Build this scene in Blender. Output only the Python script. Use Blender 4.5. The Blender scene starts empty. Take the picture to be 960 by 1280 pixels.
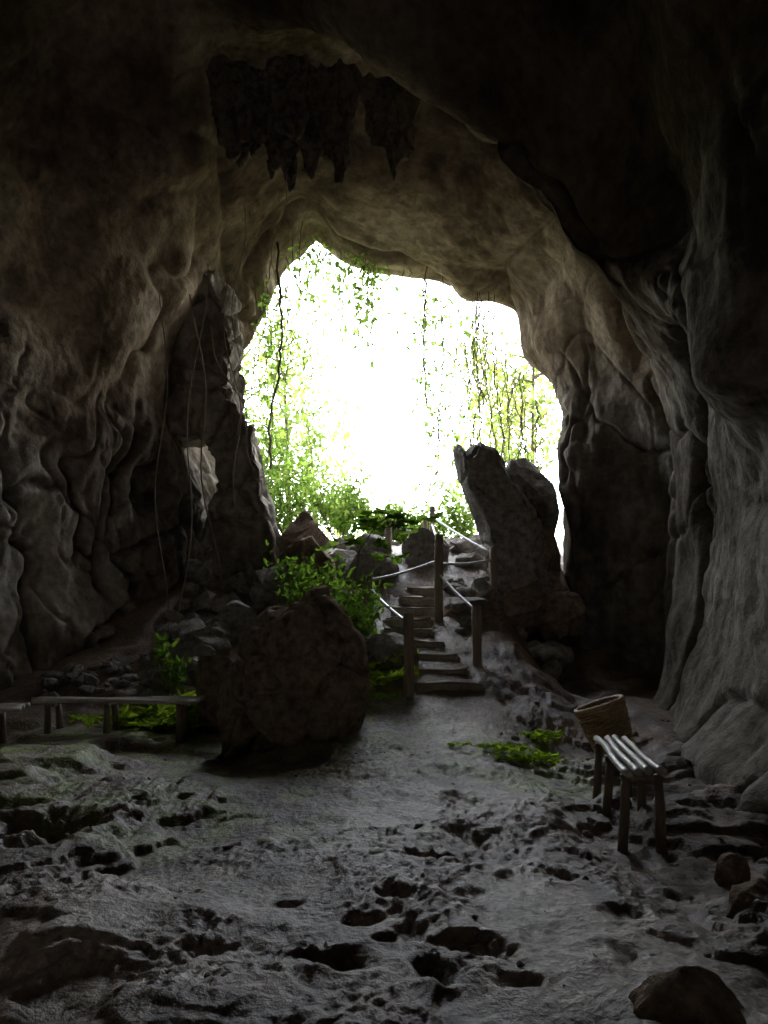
import bpy, bmesh, math, random
import numpy as np
from mathutils import Vector, Matrix, Euler
R = np.random.RandomState(7)
random.seed(7)
scene = bpy.context.scene

# ---------------------------------------------------------------- noise
def _h(ix, iy, iz, seed):
    ix = ix.astype(np.int64).astype(np.uint32); iy = iy.astype(np.int64).astype(np.uint32); iz = iz.astype(np.int64).astype(np.uint32)
    h = (ix*np.uint32(73856093)) ^ (iy*np.uint32(19349663)) ^ (iz*np.uint32(83492791)) ^ np.uint32((seed*2654435761) & 0xffffffff)
    h = (h ^ (h >> np.uint32(15)))*np.uint32(2246822519)
    h = (h ^ (h >> np.uint32(13)))*np.uint32(3266489917)
    h = h ^ (h >> np.uint32(16))
    return h.astype(np.float64)/2147483648.0-1.0
def vn(x, y, z, seed=0):
    fx, fy, fz = np.floor(x), np.floor(y), np.floor(z)
    tx, ty, tz = x-fx, y-fy, z-fz
    sx = tx*tx*tx*(tx*(tx*6-15)+10); sy = ty*ty*ty*(ty*(ty*6-15)+10); sz = tz*tz*tz*(tz*(tz*6-15)+10)
    r = 0
    for dx in (0, 1):
        wx = sx if dx else 1-sx
        for dy in (0, 1):
            wy = sy if dy else 1-sy
            for dz in (0, 1):
                wz = sz if dz else 1-sz
                r = r+wx*wy*wz*_h(fx+dx, fy+dy, fz+dz, seed)
    return r
def fbm(x, y, z, o=4, seed=0, g=.5):
    r = 0; a = 1; s = 0
    for i in range(o):
        r = r+a*vn(x, y, z, seed+i*17); s += a; a *= g
        x, y, z = x*2.03+3.1, y*2.03+1.7, z*2.03+5.3
    return r/s*1.6
def ridged(x, y, z, o=4, seed=0, g=.5):
    r = 0; a = 1; s = 0
    for i in range(o):
        r = r+a*(1-np.abs(vn(x, y, z, seed+i*31))*2.2); s += a; a *= g
        x, y, z = x*2.03+3.1, y*2.03+1.7, z*2.03+5.3
    return r/s
def worley(x, y, z, seed=0):
    fx, fy, fz = np.floor(x), np.floor(y), np.floor(z)
    d1 = np.full(x.shape, 9.); d2 = np.full(x.shape, 9.)
    for dx in (-1, 0, 1):
        for dy in (-1, 0, 1):
            for dz in (-1, 0, 1):
                cx, cy, cz = fx+dx, fy+dy, fz+dz
                px = cx+.5+.45*_h(cx, cy, cz, seed); py = cy+.5+.45*_h(cx, cy, cz, seed+1); pz = cz+.5+.45*_h(cx, cy, cz, seed+2)
                d = np.sqrt((px-x)**2+(py-y)**2+(pz-z)**2)
                n1 = np.minimum(d1, d); d2 = np.minimum(np.maximum(d1, d), d2); d1 = n1
    return d1, d2
def worley2(x, y, seed=0):
    fx, fy = np.floor(x), np.floor(y); d1 = np.full(x.shape, 9.)
    for dx in (-1, 0, 1):
        for dy in (-1, 0, 1):
            cx, cy = fx+dx, fy+dy
            d1 = np.minimum(d1, np.sqrt((cx+.5+.42*_h(cx, cy, cx*0, seed)-x)**2+(cy+.5+.42*_h(cx, cy, cx*0, seed+1)-y)**2))
    return d1
def sst(a, b, x):
    t = np.clip((x-a)/(b-a), 0, 1); return t*t*(3-2*t)
def lerpc(t, stops):
    xs_ = [s[0] for s in stops]
    return np.stack([np.interp(t, xs_, [s[1][k] for s in stops]) for k in range(3)], 1)

# ---------------------------------------------------------------- materials
def newmat(name):
    m = bpy.data.materials.new(name); m.use_nodes = True
    nt = m.node_tree; nt.nodes.clear()
    out = nt.nodes.new('ShaderNodeOutputMaterial')
    return m, nt, out
def N(nt, t, **k):
    n = nt.nodes.new(t)
    for a, b in k.items():
        if a in n.inputs: n.inputs[a].default_value = b
        else: setattr(n, a, b)
    return n
def ramp(nt, src, stops):
    r = nt.nodes.new('ShaderNodeValToRGB'); cr = r.color_ramp
    while len(cr.elements) < len(stops): cr.elements.new(.5)
    for e, (p, c) in zip(cr.elements, stops):
        e.position = p; e.color = (*c, 1) if len(c) == 3 else c
    nt.links.new(src, r.inputs[0]); return r.outputs[0]
def mixc(nt, f, a, b, mode='MIX'):
    m = nt.nodes.new('ShaderNodeMix'); m.data_type = 'RGBA'; m.blend_type = mode
    if isinstance(f, float): m.inputs[0].default_value = f
    else: nt.links.new(f, m.inputs[0])
    for i, v in ((6, a), (7, b)):
        if isinstance(v, tuple): m.inputs[i].default_value = (*v, 1)
        else: nt.links.new(v, m.inputs[i])
    return m.outputs[2]
def noise(nt, co, scale, det=4, rough=.6, dist=0):
    n = N(nt, 'ShaderNodeTexNoise'); n.inputs['Scale'].default_value = scale; n.inputs['Detail'].default_value = det
    n.inputs['Roughness'].default_value = rough; n.inputs['Distortion'].default_value = dist
    nt.links.new(co, n.inputs['Vector']); return n.outputs[0]

def rock_mat(name, dark=None, light=None, bump=.04, bs_=9, det=4, gloss=False, attr=False):
    """attr: colour comes from the mesh's own 'rockcol' attribute; otherwise from one noise"""
    m, nt, out = newmat(name)
    P = N(nt, 'ShaderNodeNewGeometry').outputs['Position']
    n2 = noise(nt, P, bs_, det, .66)
    if attr:
        c = N(nt, 'ShaderNodeAttribute', attribute_name='rockcol').outputs['Color']
        c = mixc(nt, 1.0, c, ramp(nt, n2, [(.3, (.6, .58, .55)), (.7, (1.38, 1.38, 1.38))]), 'MULTIPLY')
    else:
        c = ramp(nt, n2, [(.3, dark), (.7, light)])
    if gloss:
        bs = N(nt, 'ShaderNodeBsdfPrincipled'); bs.inputs['Roughness'].default_value = .58; bs.inputs['Specular IOR Level'].default_value = .4
        nt.links.new(c, bs.inputs['Base Color'])
    else:
        bs = N(nt, 'ShaderNodeBsdfDiffuse'); nt.links.new(c, bs.inputs['Color'])
    b = N(nt, 'ShaderNodeBump'); b.inputs['Strength'].default_value = 1; b.inputs['Distance'].default_value = bump
    nt.links.new(n2, b.inputs['Height']); nt.links.new(b.outputs[0], bs.inputs['Normal'])
    nt.links.new(bs.outputs[0], out.inputs[0]); return m

M_wall = rock_mat('cave_limestone', bump=.035, bs_=6, det=5, attr=True)
M_floor = rock_mat('cave_floor_stone', bump=.022, bs_=24, det=4, gloss=True, attr=True)
M_rock = rock_mat('boulder_rock', (.09, .068, .05), (.3, .235, .18), .05)
M_grey = rock_mat('grey_rock', (.11, .1, .09), (.36, .335, .305), .04)
M_dark = rock_mat('dark_stalactite_rock', (.055, .045, .037), (.2, .165, .135), .05)
M_step = rock_mat('step_stone', (.22, .19, .155), (.42, .37, .32), .012, 20)

def leaf_mat(name, a, b, tr=.5):
    m, nt, out = newmat(name)
    geo = N(nt, 'ShaderNodeNewGeometry')
    c = ramp(nt, geo.outputs['Random Per Island'], [(0, a), (1, b)])
    d = N(nt, 'ShaderNodeBsdfDiffuse')
    t = N(nt, 'ShaderNodeBsdfTranslucent'); mx = N(nt, 'ShaderNodeMixShader'); mx.inputs[0].default_value = tr
    c2 = mixc(nt, 1.0, c, (1.6, 1.7, .8), 'MULTIPLY')
    nt.links.new(c, d.inputs['Color']); nt.links.new(c2, t.inputs[0])
    nt.links.new(d.outputs[0], mx.inputs[1]); nt.links.new(t.outputs[0], mx.inputs[2]); nt.links.new(mx.outputs[0], out.inputs[0])
    return m
M_leaf = leaf_mat('leaf_green', (.045, .095, .015), (.13, .2, .04))
M_vine = leaf_mat('vine_leaf', (.06, .11, .03), (.19, .25, .09), .6)
M_fern = leaf_mat('fern_green', (.2, .32, .03), (.38, .48, .07), .45)
M_leafdry = leaf_mat('leaf_dry', (.15, .13, .06), (.27, .25, .13), .6)
M_litter = leaf_mat('leaf_litter', (.13, .1, .06), (.32, .28, .2), .1)
M_forest_hazed = leaf_mat('forest_leaf_hazed', (.1, .14, .05), (.23, .27, .13), .6)  # paler leaves: the outdoor haze is put into their colour
def simple(name, col, rough=.7, var=.4, scale=(14, 14, 2), metal=0, bump=.004):
    m, nt, out = newmat(name)
    tc = N(nt, 'ShaderNodeTexCoord'); mp = N(nt, 'ShaderNodeMapping'); mp.inputs['Scale'].default_value = scale
    nt.links.new(tc.outputs['Object'], mp.inputs['Vector'])
    n = noise(nt, mp.outputs[0], 1.5, 5, .65)
    c = ramp(nt, n, [(.3, tuple(x*(1-var) for x in col)), (.7, tuple(x*(1+var) for x in col))])
    bs = N(nt, 'ShaderNodeBsdfPrincipled'); bs.inputs['Roughness'].default_value = rough; bs.inputs['Metallic'].default_value = metal
    b = N(nt, 'ShaderNodeBump'); b.inputs['Distance'].default_value = bump
    nt.links.new(n, b.inputs['Height']); nt.links.new(b.outputs[0], bs.inputs['Normal'])
    nt.links.new(c, bs.inputs['Base Color']); nt.links.new(bs.outputs[0], out.inputs[0]); return m
M_wood = simple('weathered_wood', (.19, .145, .11), .6)
M_slat = simple('worn_bamboo', (.45, .41, .37), .34, .25, (14, 3, 14))
M_post = simple('grey_wood_post', (.27, .21, .16), .75)
M_pipe = simple('rail_bamboo', (.45, .44, .42), .4, .2)
M_bark = simple('bark', (.12, .09, .07), .9)
M_wicker = simple('wicker', (.42, .29, .17), .6, .35, (30, 30, 30))
M_wickin = simple('wicker_inside', (.14, .1, .06), .9)

# ---------------------------------------------------------------- mesh helpers
def obj(name, verts, faces, mat, smooth=True, parent=None):
    me = bpy.data.meshes.new(name)
    verts = np.asarray(verts, dtype=np.float32)
    if isinstance(faces, np.ndarray) and faces.ndim == 2:
        k = faces.shape[1]; nf = len(faces)
        me.vertices.add(len(verts)); me.vertices.foreach_set('co', verts.ravel())
        me.loops.add(nf*k); me.loops.foreach_set('vertex_index', faces.ravel().astype(np.int32))
        me.polygons.add(nf); me.polygons.foreach_set('loop_start', np.arange(0, nf*k, k, dtype=np.int32))
        me.update(calc_edges=True)
    else:
        me.from_pydata([tuple(map(float, v)) for v in verts], [], faces)
    if smooth: me.polygons.foreach_set('use_smooth', np.ones(len(me.polygons), dtype=bool))
    mats = mat if isinstance(mat, (list, tuple)) else [mat]
    for q in mats: me.materials.append(q)
    o = bpy.data.objects.new(name, me); scene.collection.objects.link(o)
    if parent: o.parent = parent
    return o
def setcol(o, col):
    a = o.data.attributes.new('rockcol', 'FLOAT_COLOR', 'POINT')
    a.data.foreach_set('color', np.concatenate([np.clip(col, .01, .6), np.ones((len(col), 1))], 1).astype(np.float32).ravel())
def empty(name):
    e = bpy.data.objects.new(name, None); scene.collection.objects.link(e); e.empty_display_size = .2; return e

class MB:
    def __init__(s): s.v = []; s.f = []; s.m = []; s.n = 0
    def add(s, v, f, mi=0):
        v = np.asarray(v, float); s.v.append(v)
        for q in f: s.f.append(tuple(int(i)+s.n for i in q)); s.m.append(mi)
        s.n += len(v)
    def tube(s, pts, rad, k=6, mi=0, cap=True):
        pts = np.asarray(pts, float); n = len(pts)
        rad = np.full(n, rad) if np.isscalar(rad) else np.asarray(rad)
        t = np.gradient(pts, axis=0); t /= np.linalg.norm(t, axis=1)[:, None]+1e-9
        up = np.array([0, 0, 1.]) if abs(t[0][2]) < .9 else np.array([1., 0, 0])
        V = []
        for i in range(n):
            a = np.cross(t[i], up); a /= np.linalg.norm(a)+1e-9; b = np.cross(t[i], a); up = np.cross(a, t[i])
            for j in range(k):
                w = 2*math.pi*j/k; V.append(pts[i]+rad[i]*(a*math.cos(w)+b*math.sin(w)))
        F = [(i*k+j, i*k+(j+1) % k, (i+1)*k+(j+1) % k, (i+1)*k+j) for i in range(n-1) for j in range(k)]
        if cap: F += [tuple(range(k))[::-1], tuple(range((n-1)*k, n*k))]
        s.add(V, F, mi)
    def leaves(s, C, size, mi=0, droop=.5, aspect=.45, dirs=None):
        C = np.asarray(C, float); n = len(C)
        if n == 0: return
        d = R.normal(size=(n, 3)) if dirs is None else np.asarray(dirs, float)+R.normal(size=(n, 3))*.25
        if dirs is None: d[:, 2] -= droop
        d /= np.linalg.norm(d, axis=1)[:, None]
        w = np.cross(d, R.normal(size=(n, 3))+np.array([0, 0, 1.5])); w /= np.linalg.norm(w, axis=1)[:, None]+1e-9
        nn = np.cross(d, w)
        L = (size*(.5+1.0*R.rand(n)))[:, None]; W = L*aspect
        v = np.stack([C, C+d*L*.35+w*W*.5+nn*L*.06, C+d*L*.72+w*W*.36+nn*L*.04, C+d*L-nn*L*.1, C+d*L*.72-w*W*.36+nn*L*.04, C+d*L*.35-w*W*.5+nn*L*.06], 1).reshape(-1, 3)
        base = np.arange(n)*6
        f = []
        for b in base: f += [(b, b+1, b+2, b+3), (b, b+3, b+4, b+5)]
        s.add(v, f, mi)
    def make(s, name, mats, smooth=True, parent=None):
        o = obj(name, np.concatenate(s.v), s.f, mats, smooth, parent)
        o.data.polygons.foreach_set('material_index', np.array(s.m, dtype=np.int32)); return o

# ---------------------------------------------------------------- ground
PITS = [(.21, 5.25, .12, .13), (.37, 5.3, .075, .11), (.11, 4.5, .075, .09), (.47, 3.93, .11, .07), (.22, 3.64, .09, .1), (-.21, 3.75, .12, .07), (-.15, 4.27, .09, .05),
        (-2.24, 7.1, .1, .08), (-1.85, 7.27, .06, .05), (.68, 6.8, .18, .05), (.2, 10.2, .2, .05), (-1.45, 9.0, .2, .06), (-1.0, 5.6, .03, .04), (-.54, 4.5, .06, .04),
        (.64, 5.78, .15, .05), (.58, 3.6, .08, .04), (1.13, 3.76, .11, .04), (1.3, 4.32, .12, .04), (1.08, 4.92, .12, .04), (.72, 8, .15, .05), (1.34, 6.4, .1, .04),
        (-2.55, 5.6, .32, .17), (-2.3, 5.85, .2, .1), (-3.0, 6.3, .2, .08), (-.85, 3.86, .1, .04), (.0, 7.6, .09, .03), (-.3, 8.3, .12, .03), (.16, 4.1, .11, .05), (.0, 4.0, .05, .05),
        (.45, 4.6, .11, .03), (-3.4, 7.3, .2, .07)]
def prof(y, pts):
    return np.interp(y, [p[0] for p in pts], [p[1] for p in pts])
def floorz(x, y, aux=None):
    x = np.asarray(x, float); y = np.asarray(y, float); z0 = np.zeros_like(x)
    far = [(18, 3.1), (25, 3.1), (60, 4), (300, 8)]
    c = prof(y, [(7.6, 0), (8.6, .05), (9.8, .27), (10.5, .48), (12.2, 1.3), (15, 2.65)]+far)
    l = prof(y, [(10.6, 0), (11.4, .2), (13, 1.2), (15, 2.5)]+far)
    r = prof(y, [(7.5, 0), (9.5, .1), (12, .35), (13.5, .6), (14.5, 1.4), (16, 2.6)]+far)
    wl = sst(-.8, -2.0, x); wr = sst(1.7, 2.9, x)
    z = c*(1-wl)*(1-wr)+l*wl+r*wr
    z = z+.08*fbm(x*.55, y*.55, z0, 3, 5)
    ins = sst(15, 11, y)
    ax = fbm(x*3, y*3, z0, 4, 9, .6); ay = fbm(x*3, y*3, z0+7, 4, 9, .6)
    wx = x+.09*ax; wy = y+.11*ay
    t = fbm(wx*.8, wy*1.2, z0, 3, 21)
    side = .3+.7*sst(.9, 1.8, np.abs(x-.1))
    z = z+ins*side*(.05*(sst(-.03, .05, t)-.5)+.04*sst(.25, .31, t)-.05*sst(-.3, -.38, t))
    hm = ridged(x*1.6+ax*.2, y*1.3, z0, 3, 27)
    z = z+.028*hm*sst(13, 9, y)*(.45+.6*sst(5.8, 4.4, y))
    for (px, py, pr, pd) in PITS:
        d = ((wx-px)/pr)**2+((wy-py)/(pr*.85))**2
        d = d*(1+.5*ay)
        z = z-pd*1.2*np.exp(-np.clip(d, 0, 99)**1.35)+pd*.2*np.exp(-((np.sqrt(np.clip(d, 0, 99))-1.5)/.5)**2)
    z = z-.03*sst(1.35, 1.75, x+.25*fbm(x, y*.8, z0, 3, 33))*sst(9.5, 8, y)
    z = z-.16*sst(-1.3, -2.1, x+.3*fbm(x, y, z0+3, 3, 35)+.35*(y-3.4))*sst(5.2, 4.2, y)
    rough = .25+1.0*sst(1.4, 1.9, x)+sst(10, 13, y)
    z = z+.024*rough*fbm(x*5, y*5, z0, 4, 41, .6)+.05*sst(9.8, 12, y)*ridged(x*1.7, y*1.7, z0, 4, 43)
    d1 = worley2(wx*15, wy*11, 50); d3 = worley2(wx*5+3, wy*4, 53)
    cup = sst(12, 8, y)*(.35+.9*sst(-.4, .3, fbm(x*1.1, y*1.1, z0, 2, 61)))*(1-.7*sst(1.4, 1.9, x))
    z = z+.034*np.clip(d1, 0, .75)*cup+.02*np.clip(d3, 0, .6)*cup
    if aux is not None: aux['cup'] = d1; aux['t'] = t
    return z
def fz(x, y): return float(floorz(np.array([x]), np.array([y]))[0])
def axis_pos(d0, lim, w, g):
    a = [0]; h = d0
    while a[-1] < lim:
        if a[-1] > w: h *= g
        a.append(a[-1]+h)
    return np.array(a)
xp = axis_pos(.018, 150, 2.2, 1.03); xs = np.concatenate([-xp[:0:-1], xp])
ys = [-14.]
while ys[-1] < 300:
    y = ys[-1]
    ys.append(y+(.5 if y < 1 else .2 if y < 2.4 else .0052*y if y < 16.5 else (y-16)*.1+.1))
ys = np.array(ys)
X, Y = np.meshgrid(xs, ys); aux = {}; Z = floorz(X.ravel(), Y.ravel(), aux).reshape(X.shape)
nx, ny = len(xs), len(ys)
def gridfaces(ny, nx, flip=False):
    i = np.arange(ny-1)[:, None]*nx+np.arange(nx-1)[None, :]; i = i.ravel()
    f = np.stack([i, i+1, i+nx+1, i+nx], 1)
    return f[:, ::-1] if flip else f
ground = obj('ground', np.stack([X.ravel(), Y.ravel(), Z.ravel()], 1), gridfaces(ny, nx), M_floor)
xf, yf = X.ravel(), Y.ravel(); z0 = xf*0; nz = fbm(xf*1.3, yf*1.3, z0, 4, 71); nh = fbm(xf*4, yf*4, z0, 4, 73)
moss = np.exp(-(((xf+3.2)/2.8)**2+((yf-8.4)/2.2)**2)**1.5)+.9*np.exp(-(((xf-1.45)/.9)**2+((yf-8.2)/1.3)**2)**1.5)+.8*np.exp(-(((xf+.2)/.6)**2+((yf-9.7)/.9)**2))+.8*np.exp(-(((xf+2.2)/1.8)**2+((yf-6.2)/1.0)**2))+.8*sst(16, 18, yf)
moss = np.clip(moss*1.2, 0, 1)*sst(-.4, .1, nh+.3*nz)
dirt = np.clip(sst(1.4, 1.9, xf+.3*nz)*sst(3, 4, yf)+sst(9.4, 10.8, yf+.6*nz)*(.3+.7*sst(1.1, 1.8, xf)+.4*sst(-.5, -1.2, xf)), 0, 1)*.85
col = lerpc(nz+.5*nh, [(-.6, (.145, .113, .09)), (0, (.245, .197, .162)), (.5, (.33, .275, .232))])
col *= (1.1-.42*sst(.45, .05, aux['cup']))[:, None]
dc = lerpc(nh, [(-.4, (.075, .048, .034)), (.5, (.19, .13, .092))]); mc = lerpc(nh, [(-.4, (.11, .125, .05)), (.5, (.25, .27, .12))])
col = col*(1-dirt[:, None])+dc*dirt[:, None]; col = col*(1-moss[:, None])+mc*moss[:, None]
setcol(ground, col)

# ---------------------------------------------------------------- cave shell
Mr = [(-3.45, 16.2, -.5), (-3.45, 16.2, 1.5), (-3.45, 16, 3.0), (-3.45, 16, 4.4), (-3.25, 16, 5.5), (-2.65, 16, 6.8), (-2.2, 16, 8.0), (-1.45, 16, 9.3), (-.75, 16, 8.75), (.75, 16, 8.4), (1.6, 15.8, 7.9), (2.5, 15.5, 7.5), (2.75, 15, 6.5), (3.15, 14.5, 5.5), (3.2, 14.2, 4.2), (3.15, 14.1, 2.0), (3.15, 14.1, -.5)]
C1 = [(-3.9, 14.2, -.5), (-3.8, 14.2, 1.5), (-3.7, 14.2, 3), (-3.65, 14, 4.6), (-3.75, 13.8, 6.0), (-3.5, 13.5, 7.2), (-2.9, 13.3, 8.3), (-1.9, 13, 9.1), (-.8, 13, 9.3), (.5, 13, 9.2), (1.7, 13, 8.6), (2.6, 13, 7.7), (3.3, 13.2, 6.8), (3.9, 13.4, 5.5), (4.5, 13.6, 4.0), (4.6, 13.6, 2), (4.6, 13.6, -.5)]
C15 = [(-4.6, 13, -.5), (-4.5, 13, 1.5), (-4.4, 13, 3), (-4.3, 12.8, 4.6), (-4.4, 12.5, 6.1), (-4.3, 12.2, 7.5), (-3.5, 12, 8.7), (-2.3, 12, 9.5), (-.8, 11.8, 9.8), (.6, 11.8, 9.8), (1.9, 11.9, 9.2), (2.9, 12, 8.3), (3.7, 12, 7.1), (4.3, 12.2, 5.7), (4.7, 12.6, 4.0), (4.7, 12.8, 2), (4.7, 12.8, -.5)]
C2 = [(-5.5, 12, -.5), (-5.4, 12, 1.5), (-5.3, 12, 3), (-5.2, 11.8, 4.6), (-5.2, 11.5, 6.2), (-5.0, 11.2, 7.8), (-4.2, 11, 9.2), (-2.6, 10.8, 9.9), (-.85, 10.6, 9.35), (.2, 10.6, 8.65), (1.2, 10.6, 7.65), (1.8, 10.6, 6.85), (2.35, 10.4, 6.2), (2.8, 10.1, 5.6), (4.1, 11.3, 4.3), (4.2, 11.6, 2), (4.1, 11.6, -.5)]
C25 = [(-6.0, 10.5, -.5), (-6.0, 10.5, 1.5), (-5.9, 10.5, 3), (-5.8, 10.2, 4.6), (-5.8, 10, 6.4), (-5.4, 9.9, 8.1), (-4.4, 9.8, 9.6), (-2.7, 9.7, 10.1), (-.85, 10.0, 9.35), (.2, 10.0, 8.6), (1.2, 10.0, 7.6), (1.8, 10.0, 6.8), (2.35, 9.8, 6.05), (2.8, 9.6, 5.4), (3.95, 10.3, 4.1), (4.05, 10.4, 2), (3.95, 10.4, -.5)]
C3 = [(-6.5, 9, -.5), (-6.5, 9, 1.5), (-6.4, 9, 3), (-6.3, 8.8, 4.6), (-6.2, 8.6, 6.5), (-5.8, 8.5, 8.3), (-4.6, 8.5, 9.8), (-2.8, 8.5, 10.2), (-.8, 8.5, 9.8), (.9, 8.5, 9.3), (2.1, 8.5, 8.3), (2.8, 8.5, 7.2), (3.1, 8.5, 5.9), (2.98, 8.4, 4.75), (3.75, 9.2, 3.9), (3.85, 9.3, 2), (3.75, 9.3, -.5)]
C4 = [(-6.6, 5, -.5), (-6.6, 5, 1.5), (-6.5, 5, 3), (-6.4, 5, 4.6), (-6.2, 5, 6.3), (-5.6, 5.5, 8.0), (-4.6, 6, 9.4), (-2.8, 6, 9.7), (-.8, 6, 9.4), (.8, 6, 8.6), (2, 6.4, 7.4), (2.7, 6.6, 6.3), (2.95, 6.8, 5.0), (3.05, 7.0, 3.75), (3.5, 7.0, 3.1), (3.55, 7.0, 1.8), (3.45, 6.9, -.5)]
def ringat(sc, y, f=1):
    return [(x*sc, y, .5+(z-.5)*f) for (x, z) in [(-6, -.5), (-6.2, 1.5), (-6.2, 3), (-6, 4.6), (-5.6, 6), (-4.8, 7.2), (-3.6, 8.2), (-2.2, 8.8), (-.8, 8.9), (.6, 8.4), (1.8, 7.6), (2.8, 6.8), (3.6, 5.8), (4, 4.8), (4.1, 3.6), (4.1, 1.8), (4.0, -.5)]]
C5 = ringat(1, 2.5); C6 = ringat(.95, -3, .85); C7 = ringat(.7, -8, .6); C8 = ringat(.02, -9.5, .05)
Ma = np.array(Mr)
def flare(dy, s, yy=None):
    c = np.array([.1, 0, 4.0]); q = Ma.copy(); q[:, 0] = c[0]+(Ma[:, 0]-c[0])*s; q[:, 2] = c[2]+(Ma[:, 2]-c[2])*s
    q[:, 1] = Ma[:, 1]+dy if yy is None else yy; q[0, 2] = q[-1, 2] = -1.5; return q
E1 = flare(1.1, 1.12); E2 = flare(0, 1.9, 18.2); E3 = flare(0, 4, 20); E4 = flare(0, 9, 26)
rings = [E4, E3, E2, E1, Ma]+[np.array(c, float) for c in (C1, C15, C2, C25, C3, C4, C5, C6, C7, C8)]
subs = [10, 16, 20, 20, 64, 44, 50, 30, 50, 60, 44, 16, 12, 10]
def cr(p0, p1, p2, p3, t, k=.42):
    t = t[:, None, None]; m1 = (p2-p0)*k; m2 = (p3-p1)*k
    return (2*t**3-3*t**2+1)*p1+(t**3-2*t**2+t)*m1+(-2*t**3+3*t**2)*p2+(t**3-t**2)*m2
A = np.array(rings)
rows = []
for i in range(len(rings)-1):
    p0 = A[max(i-1, 0)]; p1 = A[i]; p2 = A[i+1]; p3 = A[min(i+2, len(rings)-1)]
    if i < 3 or i > 9: q0, q3 = p1, p2
    else: q0, q3 = p0, p3
    rows.append(cr(q0, p1, p2, q3, np.linspace(0, 1, subs[i], endpoint=False)))
rows.append(A[-1][None]); G = np.concatenate(rows)
B = np.transpose(G, (1, 0, 2)); cols = []
for i in range(16):
    cols.append(cr(B[max(i-1, 0)], B[i], B[i+1], B[min(i+2, 16)], np.linspace(0, 1, 42, endpoint=False)))
cols.append(B[-1][None]); G = np.transpose(np.concatenate(cols), (1, 0, 2))
def gnorm(G):
    n = np.cross(np.gradient(G, axis=1), np.gradient(G, axis=0)); return n/(np.linalg.norm(n, axis=2)[..., None]+1e-9)
nrm0 = gnorm(G); mid = G[len(G)//2]
SGN = 1.0 if np.mean(np.sum(nrm0[len(G)//2]*(np.array([0, mid[0, 1], 4.5])-mid), axis=1)) > 0 else -1.0
def gsmooth(a, n):
    for _ in range(n):
        b = a.copy(); b[1:-1] = (a[:-2]+2*a[1:-1]+a[2:])/4; a = b.copy(); a[:, 1:-1] = (b[:, :-2]+2*b[:, 1:-1]+b[:, 2:])/4
    return a
nrm = gsmooth(nrm0, 12); nrm /= np.linalg.norm(nrm, axis=2)[..., None]+1e-9
x, y, z = [G[..., i].ravel() for i in range(3)]
w1 = fbm(x*.5, y*.5, z*.5, 2, 101)*.8; w2 = fbm(x*1.1+9, y*1.1, z*1.1, 2, 103)*.35
w3 = fbm(x*2.2+4, y*2.2, z*1.2, 3, 105)*.2
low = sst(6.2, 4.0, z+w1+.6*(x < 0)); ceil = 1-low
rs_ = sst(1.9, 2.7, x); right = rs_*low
big = .32*fbm(x*.33, y*.33, z*.33, 3, 111)
d1, d2 = worley((x+w1)*.38, (y+w1)*.38, (z+w2)*.38, 119)
scal = .5*(np.clip(d1, 0, .9)-.45)*ceil*-1
fold = -.22*np.exp(-np.abs(vn((x+w1)*.45+z*.3, (y+w2)*.35, z*.45, 123))/.07)*ceil*(1-.6*rs_)
pillar = sst(2.6, 3.2, x)*sst(12.6, 13.2, y)*sst(17, 15.5, y)
fl = (.12-.09*right)*ridged((x+w2)*1.1, (y+w2)*1.1, z*.16, 3, 131)*low
leftw = sst(-3.0, -4.2, x)*low
a1 = np.abs(vn((x+w2+w3)*1.5, (y+w2)*1.5, z*.4+x*.5+w3, 137)); a2 = np.abs(vn((x+w3)*3.3, (y+w3)*3.3, z*1.0+x*.8, 138))
fl2 = leftw*(-.42*np.exp(-a1/.06)-.14*np.exp(-a2/.08)+.10*fbm(x*2.4, y*2.4, z*1.3, 4, 139, .55))
a3 = np.abs(vn((x+w3)*.8, (y+w3)*.8, z*.10+w3*.5, 181)); a4 = np.abs(vn(x*.25, y*.25, (z+w2)*.55, 183))
crk = right*(-.24*np.exp(-a3/.035)-.16*np.exp(-a4/.018))
med = (.05+.06*low)*(1-.45*rs_)*fbm(x*1.6, y*1.6, z*1.0, 5, 141, .6)
e1, e2 = worley((x+w2)*.6, (y+w2)*.6, z*.35+w1*.15, 151); ed = e2-e1
facet = .14*(e1-.5)*low*(1-.7*right)
crack = -.13*np.exp(-(ed/.03)**2)*(.12+low)*(1-.85*right)
slabs = .16*rs_*(sst(-.04, .04, vn((x+w2*.5)*.7, (y+w2*.5)*.55, z*.12, 191))-.5)*low      # big flat panels
d = big*(1-.5*pillar)+scal+fold+(fl+facet)*(1-.6*pillar)+fl2+med+crack+crk+slabs
foot = .35*np.exp(-np.clip(z-.1, 0, 9)/.35)*sst(12.5, 11, y)*(x > 2)
G2 = G+nrm*((d+foot).reshape(G.shape[:2])[..., None])*SGN
cave = obj('cave_rock_wall', G2.reshape(-1, 3), gridfaces(G2.shape[0], G2.shape[1], SGN < 0), M_wall)
cn = fbm(x*.6, y*.6, z*.45, 4, 161); st_ = fbm(x*2.6, y*2.6, z*.25, 4, 163); fn = fbm(x*4, y*4, z*3, 4, 165)
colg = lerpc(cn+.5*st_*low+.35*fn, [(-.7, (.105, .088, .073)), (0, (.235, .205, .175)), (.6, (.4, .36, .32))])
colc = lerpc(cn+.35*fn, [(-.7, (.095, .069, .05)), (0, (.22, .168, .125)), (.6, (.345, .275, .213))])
roof_shade = (.42+.58*sst(9.9, 11.6, y+w1*.5))*(1-.3*sst(0, 2, x)*sst(11, 10, y))  # shade of the near roof and right overhang, painted into the rock colour
col = colg*low[:, None]+colc*(ceil*roof_shade)[:, None]
col *= (1-.42*right)[:, None]
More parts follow.
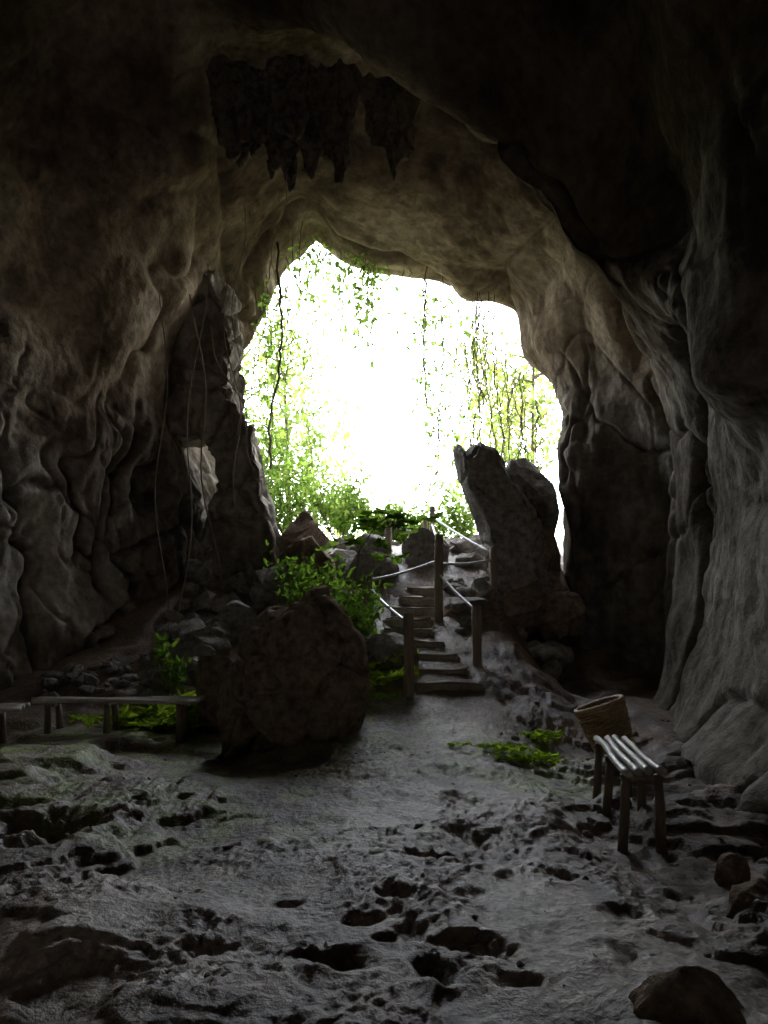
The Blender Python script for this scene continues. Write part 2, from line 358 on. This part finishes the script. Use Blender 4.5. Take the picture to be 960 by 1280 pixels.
col *= (1-.55*np.exp(-(ed/.03)**2)*(.2+.8*low)*(1-.7*right))[:, None]
col *= (1-.45*leftw*np.exp(-a1/.12))[:, None]
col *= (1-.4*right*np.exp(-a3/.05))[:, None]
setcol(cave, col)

# ---------------------------------------------------------------- rocks
_ico = {}
def ico(s):
    if s not in _ico:
        bm = bmesh.new(); bmesh.ops.create_icosphere(bm, subdivisions=s, radius=1)
        _ico[s] = (np.array([v.co[:] for v in bm.verts]), np.array([[v.index for v in f.verts] for f in bm.faces])); bm.free()
    return _ico[s]
def rock(c, sc, seed, s=4, rot=None, amp=.12, cuts=18):
    rs = np.random.RandomState(seed); V, F = ico(s); V = V.copy()
    for i in range(cuts):
        n = rs.normal(size=3); n /= np.linalg.norm(n); d = .45+.35*rs.rand()
        t = V@n-d; V -= np.clip(t, 0, None)[:, None]*n*.98
    x, y, z = (V.T*1.0); sd = seed*13
    V = V*(1+amp*fbm(x*1.3+seed, y*1.3, z*1.3, 5, sd, .55)[:, None]+amp*.3*ridged(x*3+seed, y*3, z*3, 4, sd+5)[:, None])
    V = V*np.array(sc)*1.2
    e = Euler(rot if rot is not None else (rs.rand()*.5, rs.rand()*.5, rs.rand()*6.28)).to_matrix()
    return V@np.array(e).T+np.array(c), F
def boulder(c, sc, seed, mat, s=5, **k):
    v, f = rock(c, sc, seed, s, **k); return obj('boulder', v, f, mat)
boulder((-2.15, 10.7, .55), (.45, .5, .62), 12, M_rock, 5)
boulder((1.33, 3.3, -.14), (.26, .24, .22), 5, M_rock, 5)
boulder((1.98, 4.3, .0), (.17, .17, .14), 6, M_rock)
boulder((2.1, 4.85, .0), (.14, .12, .11), 8, M_rock)
boulder((2.75, 14.6, 3.6), (.6, .6, .85), 41, M_grey)
boulder((2.75, 14.3, 2.6), (.7, .6, .7), 16, M_rock)
boulder((2.3, 13.6, 1.6), (.6, .5, .5), 17, M_rock)
boulder((3.0, 13.5, 1.4), (.5, .45, .5), 27, M_rock)
boulder((3.1, 14.4, 1.8), (.6, .5, .9), 29, M_rock)
boulder((1.35, 13.0, 1.55), (.7, .5, .6), 18, M_rock, 6, amp=.3)
boulder((.35, 13.7, 1.8), (.5, .7, .3), 19, M_grey, rot=(.5, -.4, .6))
boulder((.75, 14.8, 2.7), (.6, .5, .35), 20, M_grey)
boulder((-.35, 14.2, 2.3), (.6, .5, .4), 22, M_grey)
boulder((-1.2, 13.8, 2.2), (.75, .6, .55), 23, M_rock)
boulder((-1.6, 15.2, 2.9), (.6, .6, .5), 24, M_rock)
boulder((-2.4, 13.2, 1.2), (.7, .5, .45), 25, M_grey)
boulder((-3.0, 12.3, .7), (.5, .5, .4), 26, M_grey)
vs, fs, n = [], [], 0
def addr(c, r, seed, s=3):
    global n
    v, f = rock(c, (r*random.uniform(.8, 1.4), r*random.uniform(.7, 1.2), r*random.uniform(.5, .85)), seed, s, amp=.1)
    vs.append(v); fs.append(f+n); n += len(v)
k = 100
for _ in range(260):
    x = random.uniform(-3.6, 3.0); y = random.uniform(11.2, 17)
    pathx = .85-(y-10.8)*.38 if y < 12.8 else .25+(y-12.8)*.2
    if abs(x-pathx) < .6 and y < 15: continue
    if x > 1.2 and y < 12.3: continue
    r = random.choice([.08, .12, .16, .22, .3, .4]); k += 1
    addr((x, y, fz(x, y)+r*.2), r, k, 4 if r > .2 else 3)
for _ in range(60):
    t = random.random(); x = -5+t*2.4; y = 11.6+t*1.2+random.uniform(-.5, .3); r = random.choice([.05, .1, .15]); k += 1
    addr((x, y, fz(x, y)+r*.2), r, k)
obj('rubble', np.concatenate(vs), np.concatenate(fs), M_grey)
vs, fs, n = [], [], 0
for _ in range(420):
    x = random.uniform(-3.5, 3.6); y = random.uniform(3, 11)
    if x < 1.5 and random.random() < .85: continue
    r = random.choice([.008, .012, .02, .03, .05 if x > 1.5 else .01]); k += 1
    addr((x, y, fz(x, y)+r*.25), r, k, 2)
obj('pebbles', np.concatenate(vs), np.concatenate(fs), M_grey)

def outline_rock(name, pts, yc, th, mat, seed, vox=.05, amp=.12, taper=.6):
    bm = bmesh.new()
    cx = sum(p[0] for p in pts)/len(pts); cz = sum(p[1] for p in pts)/len(pts)
    layers = []
    for dy, s in ((-th, taper), (-th*.6, .95), (0, 1), (th*.6, .95), (th, taper)):
        layers.append([bm.verts.new((cx+(p[0]-cx)*s, yc+dy, cz+(p[1]-cz)*s)) for p in pts])
    m = len(pts)
    for a, b in zip(layers, layers[1:]):
        for i in range(m): bm.faces.new((a[i], a[(i+1) % m], b[(i+1) % m], b[i]))
    bm.faces.new(layers[0]); bm.faces.new(layers[-1][::-1])
    bmesh.ops.triangulate(bm, faces=bm.faces)
    bmesh.ops.recalc_face_normals(bm, faces=bm.faces)
    me = bpy.data.meshes.new(name); bm.to_mesh(me); bm.free()
    return finish_remesh(name, me, mat, seed, vox, amp)
def finish_remesh(name, me, mat, seed, vox, amp, fs=1.2, zs=.6):
    o = bpy.data.objects.new(name, me); scene.collection.objects.link(o)
    md = o.modifiers.new('r', 'REMESH'); md.mode = 'VOXEL'; md.voxel_size = vox
    ms = o.modifiers.new('s', 'SMOOTH'); ms.iterations = 2
    dg = bpy.context.evaluated_depsgraph_get(); e = o.evaluated_get(dg); m2 = bpy.data.meshes.new_from_object(e)
    o.modifiers.clear(); o.data = m2; me = m2
    nv = len(me.vertices); co = np.empty(nv*3); me.vertices.foreach_get('co', co); co = co.reshape(-1, 3)
    no = np.empty(nv*3); me.vertex_normals.foreach_get('vector', no); no = no.reshape(-1, 3)
    x, y, z = co.T
    f1, f2 = worley(x*fs*1.1, y*fs*1.1, z*fs*.8, seed+40)
    d = amp*(fbm(x*fs, y*fs, z*fs*zs, 5, seed, .55)+.7*ridged(x*fs*1.8, y*fs*1.8, z*fs*zs, 4, seed+9)-.4-.9*np.exp(-((f2-f1)/.05)**2))
    co = co+no*d[:, None]; me.vertices.foreach_set('co', co.ravel()); me.update()
    me.polygons.foreach_set('use_smooth', np.ones(len(me.polygons), dtype=bool)); me.materials.clear(); me.materials.append(mat)
    if mat is M_wall:
        setcol(o, lerpc(fbm(x*.8, y*.8, z*.5, 4, 161)+.4*fbm(x*4, y*4, z, 3, 5), [(-.7, (.08, .07, .06)), (0, (.19, .167, .142)), (.6, (.31, .28, .25))]))
    return o
outline_rock('boulder', [(-2.05, -.3), (-2.03, .35), (-1.9, .75), (-1.68, 1.25), (-1.4, 1.66), (-1.1, 1.62), (-.75, 1.86), (-.5, 1.68), (-.28, 1.3), (-.12, .8), (-.24, .3), (-.45, -.3)], 9.75, .75, M_rock, 77, .035, .13, .62)
outline_rock('leaning_rock_slab', [(1.18, 4.46), (1.3, 4.54), (1.42, 4.34), (1.62, 4.56), (1.95, 4.5), (2.2, 4.05), (2.5, 3.7), (2.75, 3.2), (3.0, 1.3), (1.85, 1.0), (1.8, 2.2), (1.7, 3.0), (1.42, 3.75)], 14.0, .45, M_grey, 5, .035, .08, .8)
outline_rock('limestone_column', [(-2.8, 7.4), (-2.75, 6.2), (-2.65, 5.3), (-2.35, 4.9), (-2.1, 4.1), (-1.95, 2.9), (-1.8, 1.2), (-3.5, 1.0), (-3.3, 3.2), (-3.05, 3.7), (-3.05, 4.3), (-3.3, 4.9), (-4.8, 4.7), (-4.8, 8.2), (-3.4, 8.4)], 14.9, .6, M_wall, 8, .045, .2, .9)

def cones(name, items, mat, seed, amp=.1, vox=.035):
    b = MB()
    for (x, y, zt, L, r) in items:
        pts = [(x+math.sin(i*1.3+x*5)*r*.12, y+math.cos(i*1.7+x*3)*r*.12, zt-L*t) for i, t in enumerate(np.linspace(0, 1, 7))]
        b.tube(pts, [r*(1.25-.25*t) if t < .2 else r*(1.15-.95*t)+.015 for t in np.linspace(0, 1, 7)], 10)
    me = bpy.data.meshes.new(name); me.from_pydata([tuple(v) for v in np.concatenate(b.v)], [], b.f)
    return finish_remesh(name, me, mat, seed, vox, amp, 2.2, .5)
it = []
for i in range(17):
    x = -2.3+1.75*i/16; L = .65+.3*random.random()+(.35 if 5 < i < 12 else 0)
    it.append((x, 11.7+random.uniform(-.25, .25), 9.4, L+.3, random.uniform(.17, .3)))
it += [(-1.35, 11.6, 9.4, 1.7, .26), (-.62, 11.6, 9.3, 1.5, .22)]
cones('stalactite_cluster', it, M_dark, 31, .08)
cones('stalactite_cluster', [(-.15, 11.7, 9.3, .95, .24), (.12, 11.7, 9.3, 1.45, .24), (.32, 11.7, 9.3, 1.1, .22)], M_dark, 33, .08)

# ---------------------------------------------------------------- stone steps
b = MB()
for i in range(9):
    y = 10.75+i*.36; z = .66+i*.17; x = .86-i*.12 if i < 5 else .38+(i-5)*.1
    w = .48-.02*i
    bm = bmesh.new(); bmesh.ops.create_cube(bm, size=1)
    bmesh.ops.scale(bm, vec=(w*2, .55, .2), verts=bm.verts)
    bmesh.ops.bevel(bm, geom=bm.edges[:], offset=.03, segments=2, affect='EDGES')
    bmesh.ops.subdivide_edges(bm, edges=bm.edges[:], cuts=3, use_grid_fill=True)
    bmesh.ops.rotate(bm, cent=(0, 0, 0), matrix=Matrix.Rotation(random.uniform(-.12, .12)-.05, 3, 'Z'), verts=bm.verts)
    V = np.array([v.co[:] for v in bm.verts])+np.array([x, y+.1, z-.1])
    V += .035*np.stack([fbm(V[:, 0]*4, V[:, 1]*4, V[:, 2]*4, 3, q+i) for q in (1, 2, 3)], 1)
    b.add(V, [tuple(v.index for v in f.verts) for f in bm.faces]); bm.free()
b.make('stone_steps', [M_step])

# ---------------------------------------------------------------- handrail
hr = empty('stair_handrail')
posts = [(.32, 10.5, .45, 1.58, .07), (1.3, 11.2, .6, 1.69, .068), (-.22, 12.5, 1.0, 2.17, .06), (.87, 12.6, 1.2, 2.83, .07), (.08, 15, 2.3, 3.32, .07), (.93, 15.5, 2.6, 3.65, .055), (.83, 16.2, 2.8, 3.55, .05), (1.78, 13.0, 1.2, 2.65, .06)]
for i, (x, y, z0_, z1, r) in enumerate(posts):
    q = MB(); q.tube([(x+math.sin(t*3+i)*.008, y, z0_+(z1-z0_)*t) for t in np.linspace(0, 1, 8)], [r*(1+.06*math.sin(t*9+i)) for t in np.linspace(0, .97, 8)], 14)
    q.make('post_%d' % (i+1), [M_post], parent=hr)
rl = [((-.2, 12.5, 1.95), (.32, 10.5, 1.46)), ((-.2, 12.5, 2.1), (.87, 12.6, 2.42)), ((.87, 12.6, 2.2), (1.3, 11.2, 1.62)), ((.87, 12.6, 2.36), (1.78, 13.0, 2.45)), ((.93, 15.5, 3.45), (1.78, 13.0, 2.55)), ((.08, 15, 3.2), (.93, 15.5, 3.15)), ((.87, 12.6, 2.7), (.93, 15.5, 3.3))]
for i, (a, c) in enumerate(rl):
    q = MB(); a = np.array(a); c = np.array(c); q.tube([a+(c-a)*t+np.array([0, 0, -.03*math.sin(t*math.pi)]) for t in np.linspace(-.02, 1.02, 8)], .021, 8); q.make('rail_%d' % (i+1), [M_pipe], parent=hr)

# ---------------------------------------------------------------- benches
def bench(p0, p1, width, zs, nsl, rs_, legs, rleg):
    p0 = np.array(p0, float); p1 = np.array(p1, float); d = p1-p0; L = np.linalg.norm(d); d /= L; s = np.array([-d[1], d[0]])
    b = MB()
    for i in range(nsl):
        o = (i/(nsl-1)-.5)*width
        pts = []
        e0 = random.uniform(-.045, -.005); e1 = random.uniform(1.005, 1.045)
        for t in np.linspace(e0, e1, 12):
            q = p0+d*L*t+s*(o+.009*math.sin(t*7+i*2)); pts.append((q[0], q[1], zs+.01*math.sin(t*5+i)))
        b.tube(pts, [rs_*random.uniform(.93, 1.02)*(1+.09*math.sin(j*2.1+i)) for j in range(12)], 12, 0)
    for t in legs:
        for sd in (-1, 1):
            q = p0+d*L*t+s*(sd*(width*.5-.01)); g = fz(*q); q2 = q+s*sd*.03+d*random.uniform(-.03, .03)
            b.tube([(q2[0], q2[1], g-.04), (*(q+(q2-q)*.5+s*.006), (g+zs)/2), (q[0], q[1], zs-rs_)], [rleg*1.08, rleg, rleg*.92], 12, 1)
        a = p0+d*L*t-s*(width*.5+.03); c = p0+d*L*t+s*(width*.5+.03)
        b.tube([(*a, zs-rs_*2.0), (*c, zs-rs_*2.0)], rs_*.9, 10, 1)
    return b.make('wooden_bench', [M_slat, M_wood])
bench((2.09, 7.35), (1.90, 5.85), .25, .43, 4, .029, (.03, .45, .95), .036)
bench((-4.3, 10.0), (-2.33, 10.0), .3, .5, 4, .03, (.08, .45, .9), .042)
bench((-6.0, 9.4), (-4.35, 9.55), .3, .46, 4, .03, (.1, .85), .04)

# ---------------------------------------------------------------- basket
def basket(c, H, r0, r1, tilt):
    b = MB(); ns = 30; nr = 17
    rr = lambda t: r0+(r1-r0)*t**.8
    for j in range(ns):
        a = 2*math.pi*j/ns
        b.tube([((rr(t))*math.cos(a), (rr(t))*math.sin(a), H*t) for t in np.linspace(0, 1, 8)], .007, 5, 0)
    for i in range(nr):
        t = (i+.5)/nr; pts = []
        for m in range(ns*4+1):
            a = 2*math.pi*m/(ns*4); r = rr(t)+.011*math.cos(a*ns/2+math.pi*i); pts.append((r*math.cos(a), r*math.sin(a), H*t+.002*math.sin(a*5+i)))
        b.tube(pts, H/nr*.48, 6, 0, cap=False)
    for t, r in ((1.0, .02), (.0, .014)):
        b.tube([((rr(t))*math.cos(a), (rr(t))*math.sin(a), H*t) for a in np.linspace(0, 2*math.pi, 49)], r, 8, 0, cap=False)
    k = 40; V = []; F = []
    for t in np.linspace(.02, .97, 6):
        for j in range(k):
            a = 2*math.pi*j/k; V.append(((rr(t)-.008)*math.cos(a), (rr(t)-.008)*math.sin(a), H*t))
    for i in range(5):
        for j in range(k): F.append((i*k+j, i*k+(j+1) % k, (i+1)*k+(j+1) % k, (i+1)*k+j))
    F.append(tuple(range(k))); b.add(V, F, 1)
    o = b.make('woven_basket', [M_wicker, M_wickin]); o.location = c; o.rotation_euler = tilt; return o
basket((2.4, 8.3, fz(2.4, 8.3)+.11), .5, .18, .25, (-.16, -.3, .3))

# ---------------------------------------------------------------- plants
def fern(c, n, L, name='fern'):
    b = MB(); c = np.array(c)
    for i in range(n):
        a = random.uniform(0, 6.28); l = L*random.uniform(.6, 1.1); e = random.uniform(.4, 1.1)
        off = np.array([random.gauss(0, L*.4), random.gauss(0, L*.4), 0]); pts = []
        h = np.array([math.cos(a), math.sin(a), 0])
        for t in np.linspace(0, 1, 9): pts.append(c+off+h*l*t*math.cos(e*.6)+np.array([0, 0, l*(math.sin(e)*t-.75*t*t)]))
        b.tube(pts, np.linspace(.004, .0015, 9), 4)
        side = np.array([-h[1], h[0], 0]); C = []; D = []
        for t in np.linspace(.12, 1, 16):
            j = t*8; i0 = min(int(j), 7); p = pts[i0]+(pts[i0+1]-pts[i0])*(j-i0)
            for s in (-1, 1):
                C.append(p); D.append(side*s+h*.5+np.array([0, 0, .15]))
        sz = l*.30*np.repeat(np.sin(np.linspace(.5, 2.9, 16)), 2)
        b.leaves(C, sz, 1, aspect=.33, dirs=D)
    return b.make(name, [M_bark, M_fern])
for (x, y, n, L) in [(-3.15, 10.8, 20, .55), (-2.75, 10.7, 18, .55), (-3.5, 10.75, 12, .5), (-3.0, 10.45, 14, .45), (-2.9, 11.1, 14, .65), (-3.9, 10.7, 8, .35)]: fern((x, y, fz(x, y)+.1), n, L)
for (x, y, n, L) in [(1.3, 8.75, 14, .28), (1.55, 8.6, 14, .26), (1.1, 8.9, 8, .22), (1.75, 8.8, 8, .24), (1.9, 9.5, 12, .3), (1.4, 8.5, 10, .22), (1.75, 9.4, 8, .24)]: fern((x, y, fz(x, y)+.04), n, L)
for (x, y, n, L) in [(.05, 10.75, 14, .34), (-.1, 11.1, 14, .36), (.1, 11.4, 10, .3), (-.3, 10.6, 12, .34), (-.05, 10.4, 10, .26), (.2, 10.9, 10, .26)]: fern((x, y, fz(x, y)+.06), n, L)

def shrub(name, base, H, spread, nbr, nl, ls, mats, seed, lean=(0, 0), droop=.3, asp=.45, rt=.02):
    rs = np.random.RandomState(seed); b = MB(); base = np.array(base, float); C = []
    for i in range(nbr):
        a = rs.rand()*6.28; r = spread*(.3+.7*rs.rand()); h = H*(.55+.5*rs.rand()); tip = base+np.array([r*math.cos(a)+lean[0], r*math.sin(a)+lean[1], h])
        midp = base+(tip-base)*.5+np.array([0, 0, h*.12])+rs.normal(size=3)*.06
        ts = np.linspace(0, 1, 10)[:, None]; pts = (1-ts)**2*base+2*ts*(1-ts)*midp+ts**2*tip
        b.tube(pts, np.linspace(rt, rt*.25, 10), 5)
        for j in range(nl):
            t = .35+.65*rs.rand(); p = (1-t)**2*base+2*t*(1-t)*midp+t*t*tip
            tw = rs.normal(size=3)*.16*spread+np.array([0, 0, .03]); q = p+tw
            if rs.rand() < .25: b.tube([p, q], .0035, 3)
            for m in range(3): C.append(p+tw*(.5+.5*m/2)+rs.normal(size=3)*.02)
    b.leaves(C, ls, 1, droop=droop, aspect=asp); return b.make(name, mats)
shrub('shrub', (-.75, 11.2, 1.0), 1.05, .8, 16, 26, .085, [M_bark, M_leaf], 1, rt=.01)
shrub('shrub', (-1.0, 11.9, 1.3), 1.15, .8, 14, 22, .09, [M_bark, M_leaf], 2, rt=.01)
shrub('shrub', (-.3, 11.6, 1.0), .8, .5, 10, 20, .085, [M_bark, M_leaf], 5, rt=.01)
shrub('shrub', (-2.95, 11.2, .3), 1.0, .3, 6, 16, .09, [M_bark, M_leaf], 3, rt=.01)
b = MB()
stem = [(-.35, 11.6, 1.0), (-.45, 11.5, 1.9), (-.35, 11.5, 2.5), (-.1, 11.5, 2.85), (.1, 11.5, 3.0)]
b.tube(stem, [.02, .017, .013, .009, .006], 6)
for i in range(26):
    a = random.uniform(0, 6.28); p = np.array(stem[random.choice([2, 3, 3, 4, 4])])+np.array([random.uniform(-.25, .3), random.uniform(-.2, .2), random.uniform(-.1, .12)])
    h = np.array([math.cos(a), math.sin(a)*.7, random.uniform(-.25, .2)]); l = random.uniform(.25, .45)
    pts = [p+h*l*t+np.array([0, 0, -.1*l*t*t]) for t in np.linspace(0, 1, 6)]; b.tube([np.array(stem[3])*.3+p*.7]+pts, .004, 4)
    side = np.array([-h[1], h[0], 0]); C = []; D = []
    for t in np.linspace(.3, 1, 5):
        for s in (-1, 1): C.append(p+h*l*t); D.append(side*s+h*.7)
    b.leaves(C, .16, 1, aspect=.5, dirs=D)
b.make('broadleaf_sapling', [M_bark, M_leaf])

def rimz(x): return np.interp(x, [-3, -2.35, -1.45, -.75, .75, 1.6, 2.42, 2.6, 3.05], [6.8, 8.1, 9.2, 8.75, 8.4, 7.9, 7.4, 6.5, 5.4])
def vines(name, items, mats, lsize, dens, seed):
    rs = np.random.RandomState(seed); b = MB()
    for (x, y, L, r, lf) in items:
        z = rimz(x)+.3; ph = rs.rand()*6; am = .05+.25*rs.rand(); n = 26
        pts = [(x+am*math.sin(ph+t*6)*t+.02*rs.normal(), y+am*math.cos(ph+t*5)*t, z-L*t) for t in np.linspace(0, 1, n)]
        b.tube(pts, r, 4); pts = np.array(pts)
        m = int(lf*L*dens)
        if m:
            idx = rs.randint(3, n, m); cl = rs.rand(n) < .4
            idx = idx[cl[idx]]
            b.leaves(pts[idx]+rs.normal(size=(len(idx), 3))*np.array([.16, .16, .12]), lsize, 1, droop=.8, aspect=.5)
    return b.make(name, mats)
rr = random.uniform
vi = [(-2.05, 15.5, 4.4, .024, .3), (-2.5, 15.6, 3.4, .01, 1), (-2.4, 15.8, 4, .008, 1), (-2.2, 16.2, 3.5, .008, 1)]
vi += [(rr(-2.5, -1.6), rr(15.6, 17), rr(2, 5), .009, 1.1) for _ in range(11)]
vi += [(rr(-1.6, -.2), rr(16, 17), rr(.6, 2.2), .007, 3.4) for _ in range(16)]
vi += [(rr(.8, 1.9), rr(15.9, 17), rr(2, 5), .012, 1.4) for _ in range(14)]
vi += [(rr(-1, .8), rr(16, 17), rr(.5, 4), .008, .15) for _ in range(8)]
vines('hanging_vines', vi, [M_bark, M_vine], .115, 30, 4)
vi = [(rr(1.8, 3.3), rr(15.6, 17), rr(1.5, 4.5), .012, .8) for _ in range(24)]
vines('hanging_vines', vi, [M_bark, M_leafdry], .09, 24, 5)
b = MB()
for (x0, y0, z0_, x1, y1, z1, r) in [(-3.3, 13.6, 7.0, -2.9, 14.3, 2.0, .014), (-3.0, 13.6, 7.2, -3.5, 13.3, 1.0, .012), (-2.7, 13.8, 7.4, -2.6, 14.0, 3.5, .01), (-3.6, 12.8, 6.8, -3.4, 12.6, 1.2, .009), (-2.3, 13.2, 8.3, -2.5, 13.6, 4.6, .007), (-1.6, 12.5, 8.6, -1.65, 12.8, 6.2, .006), (-2.9, 13.4, 6.4, -2.2, 13.6, 4.0, .012)]:
    ph = rr(0, 6); b.tube([(x0+(x1-x0)*t+.16*math.sin(ph+t*7)*math.sin(t*3.1), y0+(y1-y0)*t, z0_+(z1-z0_)*t) for t in np.linspace(0, 1, 24)], r, 5)
b.make('hanging_roots', [M_post])

for i, (x, y, H, s_) in enumerate([(-1.9, 16.6, 1.8, 1.1), (-1.0, 17.5, 1.7, 1.1), (-.2, 18.2, 1.2, 1.0), (.6, 18.6, 1.1, 1.0), (-2.6, 17.5, 3.2, 1.0), (1.5, 17.6, 1.2, 1.0), (2.6, 17.5, 2.0, 1.0), (-.8, 19.5, 2.0, 1.1), (-2.2, 19, 3.8, 1.2)]):
    shrub('shrub', (x, y, fz(x, y)-.1), H, s_, 14, 32, .12, [M_bark, M_vine], 20+i, rt=.014)

def tree(name, base, H, cr_, seed, nl=60, ls=.3, dens=1.0):
    rs = np.random.RandomState(seed); b = MB(); base = np.array(base, float)
    lean = rs.normal(size=2)*.07*H
    tp = [base+np.array([lean[0]*t*t, lean[1]*t*t, H*t*.85]) for t in np.linspace(0, 1, 9)]
    b.tube(tp, np.linspace(H*.013, H*.003, 9), 8); C = []
    for i in range(int(22*dens)):
        t = .35+.65*rs.rand(); p = tp[0]+(tp[-1]-tp[0])*t; a = rs.rand()*6.28; l = cr_*(.4+.7*rs.rand())*(1.15-.5*t)
        tip = p+np.array([l*math.cos(a), l*math.sin(a), l*(.2+.5*rs.rand())])
        ts = np.linspace(0, 1, 6)[:, None]; pts = p+(tip-p)*ts+np.array([0, 0, 1])*(.2*l*ts*(1-ts)); b.tube(pts, np.linspace(H*.004, H*.001, 6), 5)
        for j in range(3):
            q = pts[rs.randint(2, 6)]+rs.normal(size=3)*cr_*.16; C.append(q+rs.normal(size=(nl//4, 3))*cr_*np.array([.13, .13, .09]))
    C = np.concatenate(C); b.leaves(C, ls, 1, droop=.4); return b.make(name, [M_bark, M_forest_hazed])
for i, (x, y, H, c) in enumerate([(-4.0, 23, 8, 2.2), (-3.2, 27, 9, 2.2), (5.0, 27, 9, 2.2), (-7, 33, 13, 4), (4.4, 31, 9, 2.4), (-3.0, 36, 9, 3), (3.2, 24, 5, 1.4)]):
    tree('tree', (x, y, fz(x, y)-.1), H, c, 60+i, nl=90, ls=.17 if y < 30 else .27)
b = MB(); C = []
for i in range(150):
    a = random.uniform(-1.1, 1.1); d_ = random.uniform(50, 75); x = d_*math.sin(a); y = 16+d_*math.cos(a); h = random.uniform(0, 4)
    C.append(np.array([x, y, 4+h])+R.normal(size=(90, 3))*np.array([1.8, 1.8, 1.1]))
b.leaves(np.concatenate(C), .7, 0); b.make('distant_forest', [M_forest_hazed])

b = MB(); C = []
for _ in range(240):
    x = rr(-4, 3.3); y = rr(3, 12); C.append((x, y, fz(x, y)+.012))
D = np.array([(math.cos(a), math.sin(a), .05) for a in R.rand(len(C))*6.28]); b.leaves(C, .035, 0, dirs=D); b.make('fallen_leaves', [M_litter])

# ---------------------------------------------------------------- light
w = bpy.data.worlds.new('World'); scene.world = w; w.use_nodes = True; nt = w.node_tree
bg = nt.nodes['Background']; sky = nt.nodes.new('ShaderNodeTexSky'); sky.sky_type = 'NISHITA'; sky.sun_disc = False
EL, AZ = math.radians(62), math.radians(200)
sky.sun_elevation = EL; sky.sun_rotation = AZ; sky.dust_density = 4; sky.air_density = 1.2; sky.ozone_density = .6
hs = nt.nodes.new('ShaderNodeHueSaturation'); hs.inputs['Saturation'].default_value = .3
nt.links.new(sky.outputs[0], hs.inputs['Color']); nt.links.new(hs.outputs[0], bg.inputs[0]); bg.inputs[1].default_value = 5.8
sl = bpy.data.lights.new('sun', 'SUN'); sl.energy = 5; sl.angle = math.radians(.5); sl.color = (1, .95, .87)
so = bpy.data.objects.new('sun', sl); scene.collection.objects.link(so)
dirv = Vector((math.sin(AZ)*math.cos(EL), math.cos(AZ)*math.cos(EL), math.sin(EL)))
so.rotation_euler = dirv.to_track_quat('Z', 'Y').to_euler(); so.location = (0, 0, 40)

cam = bpy.data.cameras.new('camera'); co = bpy.data.objects.new('camera', cam); scene.collection.objects.link(co)
co.location = (0, 0, 1.6); co.rotation_euler = (math.radians(90), 0, 0)
cam.sensor_fit = 'VERTICAL'; cam.sensor_height = 36; cam.lens = 28.125; cam.shift_y = .0977; cam.clip_end = 1000; cam.clip_start = .05
scene.camera = co
scene.view_settings.view_transform = 'Standard'; scene.view_settings.look = 'None'; scene.view_settings.exposure = 0
print('verts', nx*ny, G2.shape)
